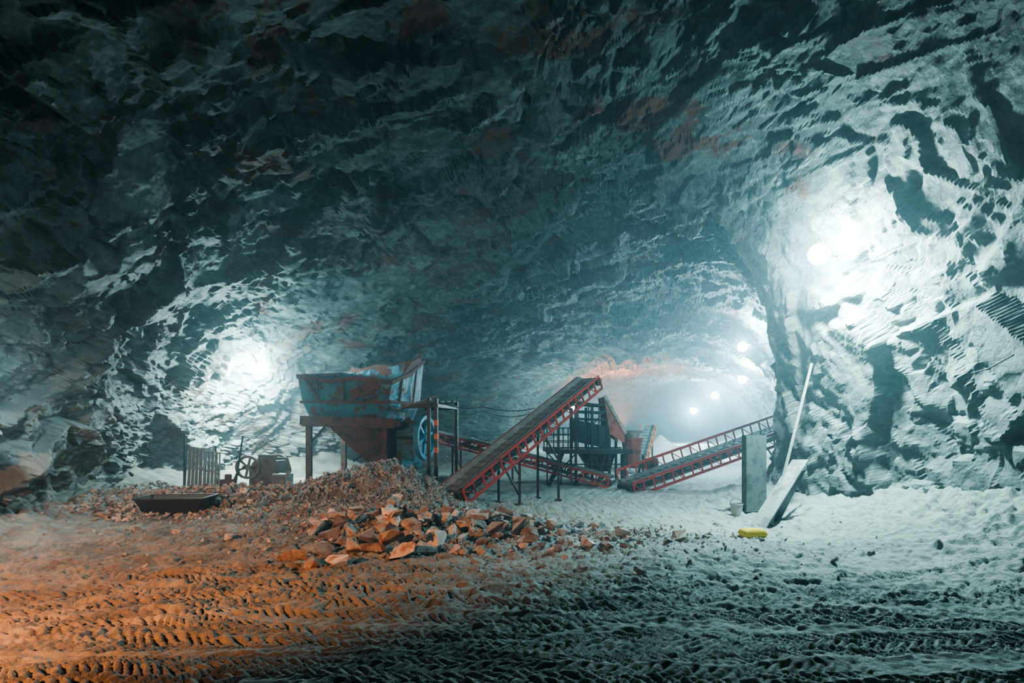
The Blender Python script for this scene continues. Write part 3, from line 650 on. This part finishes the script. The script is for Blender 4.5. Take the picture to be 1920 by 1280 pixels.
# ---------------------------------------------------------------- old equipment by the brown wall
g=ground(332,942)
T0=thing('steel_trough','dark open steel trough resting on rubble','trough',g-Vector((0,0,.12)),.1)
mb=MB(); frust(mb,.05,.5,.55,.3,.76,.42,t=.03); mb.box((0,0,.06),(1.1,.6,.04)); part(T0,'trough_body',mb,mDark)
mb=MB()
for a_,b_ in(((-.78,-.44,.5),(.78,-.44,.5)),((.78,-.44,.5),(.78,.44,.5)),((-.78,.44,.5),(.78,.44,.5)),((-.78,-.44,.5),(-.78,.44,.5))): mb.beam(a_,b_,.05,.04)
part(T0,'rim',mb,mDark)
g=gxy(375,20.0)
for k in range(2):
    mb=MB(); x=g.x+.38*k-.2; y=g.y+.3*k; z=fz(x,y)
    def q(a_,b_): return Vector((x-.32+a_*.62-.22*b_,y+.55*b_,z+1.4*b_-.1*k*a_))
    for a_ in (0,1): mb.beam(q(a_,0),q(a_,1),.05,.05)
    for b_ in (0.02,.5,.98): mb.beam(q(0,b_),q(1,b_),.05,.05)
    for a_ in (.2,.4,.6,.8): mb.beam(q(a_,0),q(a_,1),.1,.02,(0,-1,.3))
    solo('steel_grate',mb,mGrey,'slatted grey steel grate leaning by the rock wall','grate',(x,y,z),'leaning steel grates')
for px,Y,dx,h in ((345,20,-.15,1.9),(412,20.6,-.3,1.5),(440,20.6,.15,1.9)):
    g=gxy(px,Y); mb=MB(); mb.cyl(g-Vector((0,0,.05)),g+Vector((dx,.3,h)),.03,n=8); solo('steel_pipe',mb,mDark,'thin dark steel pipe leaning upright','pipe',g,'upright steel pipes')
g=gxy(503,21.4)
O0=thing('old_crusher','old dusty crusher with twin spoked flywheels','crusher',g,-.3)
mb=MB(); mb.plate([(-.5,-.35,0),(.6,-.35,0),(.7,-.35,.65),(.55,-.35,1.1),(-.2,-.35,1.1),(-.5,-.35,.75)],.1); mb.plate([(-.5,.35,0),(.6,.35,0),(.7,.35,.65),(.55,.35,1.1),(-.2,.35,1.1),(-.5,.35,.75)],.1)
mb.box((0,0,.4),(.9,.6,.65)); mb.box((.5,0,.78),(.2,.7,.45))
for i in range(5): mb.box((-.1+.16*i,-.3,1.16),(.08,.14,.12)); 
part(O0,'crusher_body',mb,mDusty)
mb=MB(); mb.wheel((-.35,-.62,.78),(.45,-1,0),.42,.16,6,.09,.1); part(O0,'flywheel',mb,mDusty)
mb=MB(); mb.wheel((-.1,.62,.78),(.45,-1,0),.42,.16,6,.09,.1); part(O0,'flywheel',mb,mDusty)
mb=MB(); mb.cyl((-.42,-.78,.78),(0,.78,.78),.06); part(O0,'shaft',mb,mDark)
g=gxy(530,20.3)
O1=thing('motor_cabinet','dusty blue-grey sheet metal cabinet beside old crusher','cabinet',g,-.2)
mb=MB(); mb.box((0,0,.3),(.56,.45,.56)); mb.beam((.27,-.22,.56),(.42,-.22,.58),.02,.28); part(O1,'cabinet_body',mb,mGrey,bev=.02)
mb=MB(); mb.box((0,-.235,.3),(.46,.03,.44)); part(O1,'cabinet_door',mb,mDusty)
g=gxy(428,20.8)
O2=thing('small_engine','small rusty engine block on the floor','engine',g,.3)
mb=MB(); mb.box((0,0,.2),(.5,.35,.36));mb.cyl((0,0,.38),(0,0,.55),.12);mb.cyl((.2,0,.35),(.3,0,.6),.04); part(O2,'engine_block',mb,mRust,bev=.02)
mb=MB(); mb.wheel((-.32,0,.25),(1,0,0),.2,.07,4,.05,.05); part(O2,'pulley',mb,mDark)
# ---------------------------------------------------------------- items at the pale wall
g=ground(1418,955)
C0=thing('steel_channel','tall dull grey steel channel section standing upright','steel section',g,.15)
mb=MB(); mb.box((0,0,1.05),(.58,.03,2.15)); mb.box((-.29,.11,1.05),(.03,.24,2.15)); mb.box((.29,.11,1.05),(.03,.24,2.15)); part(C0,'channel_body',mb,mDull)
mb=MB(); mb.box((0,.1,-.02),(.7,.36,.06)); part(C0,'base_plate',mb,mDark)
def plank(px,py,qx,qy,w,t,mat,name,label,cat):
    a_=ground(px,py); b_=wall_hit(qx,qy,.1)[0]
    if b_.y>20: b_=at(qx,qy,17.5)
    mb=MB(); mb.beam(a_,b_,w,t,(-.3,-1,.3)); return solo(name,mb,mat,label,cat,a_)
plank(1446,985,1528,682,.07,.045,mWood,'timber_plank','long weathered timber plank leaning against rock wall','plank')
a_=ground(1403,984);b_=ground(1436,990); c_=at(1516,862,14.9); d_=at(1486,862,15.1)
mb=MB(); mb.plate([a_,b_,c_,d_],.03); solo('leaning_board',mb,mPale,'pale sheet board leaning against the rock wall','board',a_)
a_=ground(1446,988)
mb=MB(); mb.plate([a_+Vector((0,.15,0)),a_+Vector((.6,.8,.05)),at(1512,878,15.6),at(1500,884,15.3)],.02); solo('board_gap_shade',mb,mDark,'dark sheet standing in for the shade under the pale board','sheet',a_)  # dark sheet added to stand for the shaded gap under the board
def sack(px,py,L,W_,Hh,rz):
    g=ground(px,py); me=bpy.data.meshes.new('sack'); bm=bmesh.new(); bmesh.ops.create_grid(bm,x_segments=20,y_segments=14,size=.5)
    def shp(v,sg):
        u_=v.co.x*2;w_=v.co.y*2; k=max(0,(1-u_**8))*max(0,(1-w_**8)); return Vector((v.co.x*L*(1-.05*w_*w_),v.co.y*W_*(1-.06*(1-u_*u_)),Hh*.5+sg*Hh*.5*k**.3*(.85+.15*(1-u_*u_))))
    vs=[];fs=[]
    for sg in(1,-1):
        o=len(vs); vs+=[shp(v,sg) for v in bm.verts]; fs+=[tuple(v.index+o for v in (f.verts if sg>0 else reversed(f.verts))) for f in bm.faces]
    bm.free(); me.from_pydata([tuple(v) for v in vs],[],fs); bm=bmesh.new();bm.from_mesh(me);bmesh.ops.remove_doubles(bm,verts=bm.verts,dist=.002);bmesh.ops.recalc_face_normals(bm,faces=bm.faces);bm.to_mesh(me);bm.free()
    for p in me.polygons:p.use_smooth=True
    me.materials.append(mYel); o=bpy.data.objects.new('sack',me);COL.objects.link(o);o.location=g;o.rotation_euler=(0,0,rz)
    o['label']='full yellow woven sack lying on the floor';o['category']='sack'
sack(1411,1008,.54,.34,.20,.12)
g=ground(1381,965)
B0=thing('bucket','small pale metal bucket with wire handle','bucket',g)
mb=MB(); mb.cyl((0,0,0),(0,0,.34),.13,.17,20,cap=False); mb.cyl((0,0,.0),(0,0,.02),.13,n=20); mb.cyl((0,0,.33),(0,0,.36),.18,.18,20,cap=False); part(B0,'bucket_body',mb,mPale)
mb=MB(); pts=[(.17*math.cos(t),.03,.35+.13*math.sin(t)) for t in np.linspace(0,math.pi,9)]
for i in range(8): mb.cyl(pts[i],pts[i+1],.008,n=6)
part(B0,'handle',mb,mDark)
def cable(pts,r,label,sag=0):
    out=[]
    for i in range(len(pts)-1):
        for k in range(10):
            t=k/10; p=Vector(pts[i]).lerp(Vector(pts[i+1]),t); p.z-=sag*4*t*(1-t); out.append(p)
    out.append(Vector(pts[-1])); vs=[];fs=[]
    for i,p in enumerate(out):
        d=(out[min(i+1,len(out)-1)]-out[max(i-1,0)]).normalized(); a=d.cross(Vector((0,0,1))).normalized(); b=d.cross(a)
        for k in range(6): t=math.pi*k/3; vs.append(p+a*r*math.cos(t)+b*r*math.sin(t))
    for i in range(len(out)-1):
        for k in range(6): fs.append((6*i+k,6*i+(k+1)%6,6*i+6+(k+1)%6,6*i+6+k))
    mb=MB(); mb.add(vs,fs); solo('electric_cable',mb,mCable,label,'cable',out[0])
cable([at(820,752,21.8),at(905,762,24),at(1003,765,25.5)],.02,'sagging black cable strung from hopper to screening plant',.15)
cable([at(820,762,21.8),at(905,770,24),at(1003,772,25.5)],.015,'sagging black cable strung from hopper to screening plant',.22)
cable([wall_hit(p,q_,.14)[0] for p,q_ in ((1600,500),(1640,482),(1700,455))],.02,'cable running along the pale rock wall',.0)
cable([wall_hit(p,q_,.14)[0] for p,q_ in ((1830,700),(1870,690),(1915,665))],.015,'thin cable on the pale rock wall',.0)
# ---------------------------------------------------------------- lamps
def lamp(pos,anchor,power,col,label,size=.2,mat=None,spot=None,group='floodlights along the mine walls'):
    pos=Vector(pos);A=Vector(anchor)-pos; d=A.normalized()
    E=thing('flood_lamp',label,'lamp',pos,0,group)
    mb=MB(); mb.ball((0,0,0),size); part(E,'lamp_glass',mb,mat or mGlow)
    mb=MB(); mb.cyl(d*size*.95,d*(size+.18),.06,.09,10); part(E,'socket',mb,mDark)
    mb=MB(); mb.beam(d*(size+.15),A,.03,.03); part(E,'bracket',mb,mDark)
    if power>0:
        L=bpy.data.lights.new('lamp_light','POINT'); L.energy=power; L.color=col; L.shadow_soft_size=size*.9
        lo=bpy.data.objects.new('lamp_light',L); COL.objects.link(lo); lo.parent=E
    if spot:
        dv,pw,ang=spot
        L=bpy.data.lights.new('lamp_beam','SPOT'); L.energy=pw; L.color=col; L.shadow_soft_size=size*.9; L.spot_size=math.radians(ang); L.spot_blend=1
        lo=bpy.data.objects.new('lamp_beam',L); COL.objects.link(lo); lo.parent=E; lo.rotation_euler=Vector(dv).to_track_quat('-Z','Y').to_euler()
    return E
def hang(px,py,back):
    p,_=wall_hit(px,py,0); d=(p-Vector((0,0,EYE))).normalized(); q=p-d*back
    nr=bvh.find_nearest(q); return q,(nr[0] if nr[0] is not None else p)
COOL=(.60,.95,.97)
q,p=hang(1536,476,1.5)
lamp(q,p,1400,COOL,'bright white floodlight on the pale rock wall',.26,spot=((.20,-.3,-.8),2500,165))
q,p=hang(492,690,1.2)
lamp(q,p,1700,COOL,'bright white floodlight on the brown rock wall',.26,spot=((.25,-.2,-.9),1200,165))
q=Vector((-9.6,10.3,3.1)); h_=bvh.ray_cast(q,Vector((-1,0,0)))
lamp(q,h_[0] if h_[0] is not None else q+Vector((-1,0,0)),110,COOL,'small white floodlight on the brown rock wall',.15)
for px,py,Y,pw in ((1392,650,31,2500),(1392,712,45,3000),(1340,741,60,4600),(1300,770,82,7500)):
    q=at(px,py,Y); _h=bvh.ray_cast(q,Vector((1,0,.15)).normalized()); w_=_h[0] if _h[0] is not None else q+Vector((2,0,.2))
    lamp(q,w_,pw,(.52,.88,1.0),'distant floodlight along the passage wall',.15+.0033*Y)
lamp((6.2,60,4.2),(6.2,60,-.2),1800,COOL,'floodlight on a mast facing the passage corner',.2)
lamp((11.4,66,1.8),(11.4,66,-.2),0,(1,.26,.08),'orange sodium floodlight on a mast deep in the passage',.2,mGlowO,spot=((.25,.25,1),26000,150))
Sx=thing('work_light_stand','sodium work light on a steel stand','lamp',(-7.4,.6,0))
mb=MB(); mb.cyl((0,0,0),(0,0,3.3),.03,n=8)
for t in (0,2.1,4.2): mb.cyl((0,0,.5),(.5*math.cos(t),.5*math.sin(t),0),.02,n=6)
part(Sx,'stand',mb,mDark)
mb=MB(); mb.cyl((-.1,-.1,3.4),(.05,.1,3.4),.12,.22); part(Sx,'housing',mb,mDark)
L=bpy.data.lights.new('sodium_light','SPOT'); L.energy=5200; L.color=(1,.40,.165); L.spot_size=math.radians(78); L.spot_blend=.9; L.shadow_soft_size=.05
lo=bpy.data.objects.new('sodium_light',L);COL.objects.link(lo);lo.location=(-7.2,.9,3.4)
dv=Vector((-4.9,12.5,-.3))-Vector(lo.location); lo.rotation_euler=dv.to_track_quat('-Z','Y').to_euler()
# ---------------------------------------------------------------- world haze
w=bpy.data.worlds.new('mine_air'); scene.world=w; w.use_nodes=True; t=w.node_tree; t.nodes.clear()
o=t.nodes.new('ShaderNodeOutputWorld'); b=t.nodes.new('ShaderNodeBackground'); b.inputs[0].default_value=(.2,.5,.55,1); b.inputs[1].default_value=.001
v=t.nodes.new('ShaderNodeVolumeScatter'); v.inputs['Color'].default_value=(.62,.88,1,1); v.inputs['Density'].default_value=.0078; v.inputs['Anisotropy'].default_value=.5
t.links.new(b.outputs[0],o.inputs[0]); t.links.new(v.outputs[0],o.inputs[1])
cam=bpy.data.cameras.new('camera'); co=bpy.data.objects.new('camera',cam);COL.objects.link(co)
co.location=(0,0,EYE);co.rotation_euler=(math.pi/2,0,0);cam.sensor_width=36;cam.lens=36*F/1920;cam.shift_y=160/1920;cam.clip_end=500
scene.camera=co
scene.view_settings.view_transform='AgX'
try: scene.view_settings.look='AgX - Very High Contrast'
except Exception as ex: print(ex)
scene.view_settings.exposure=.12
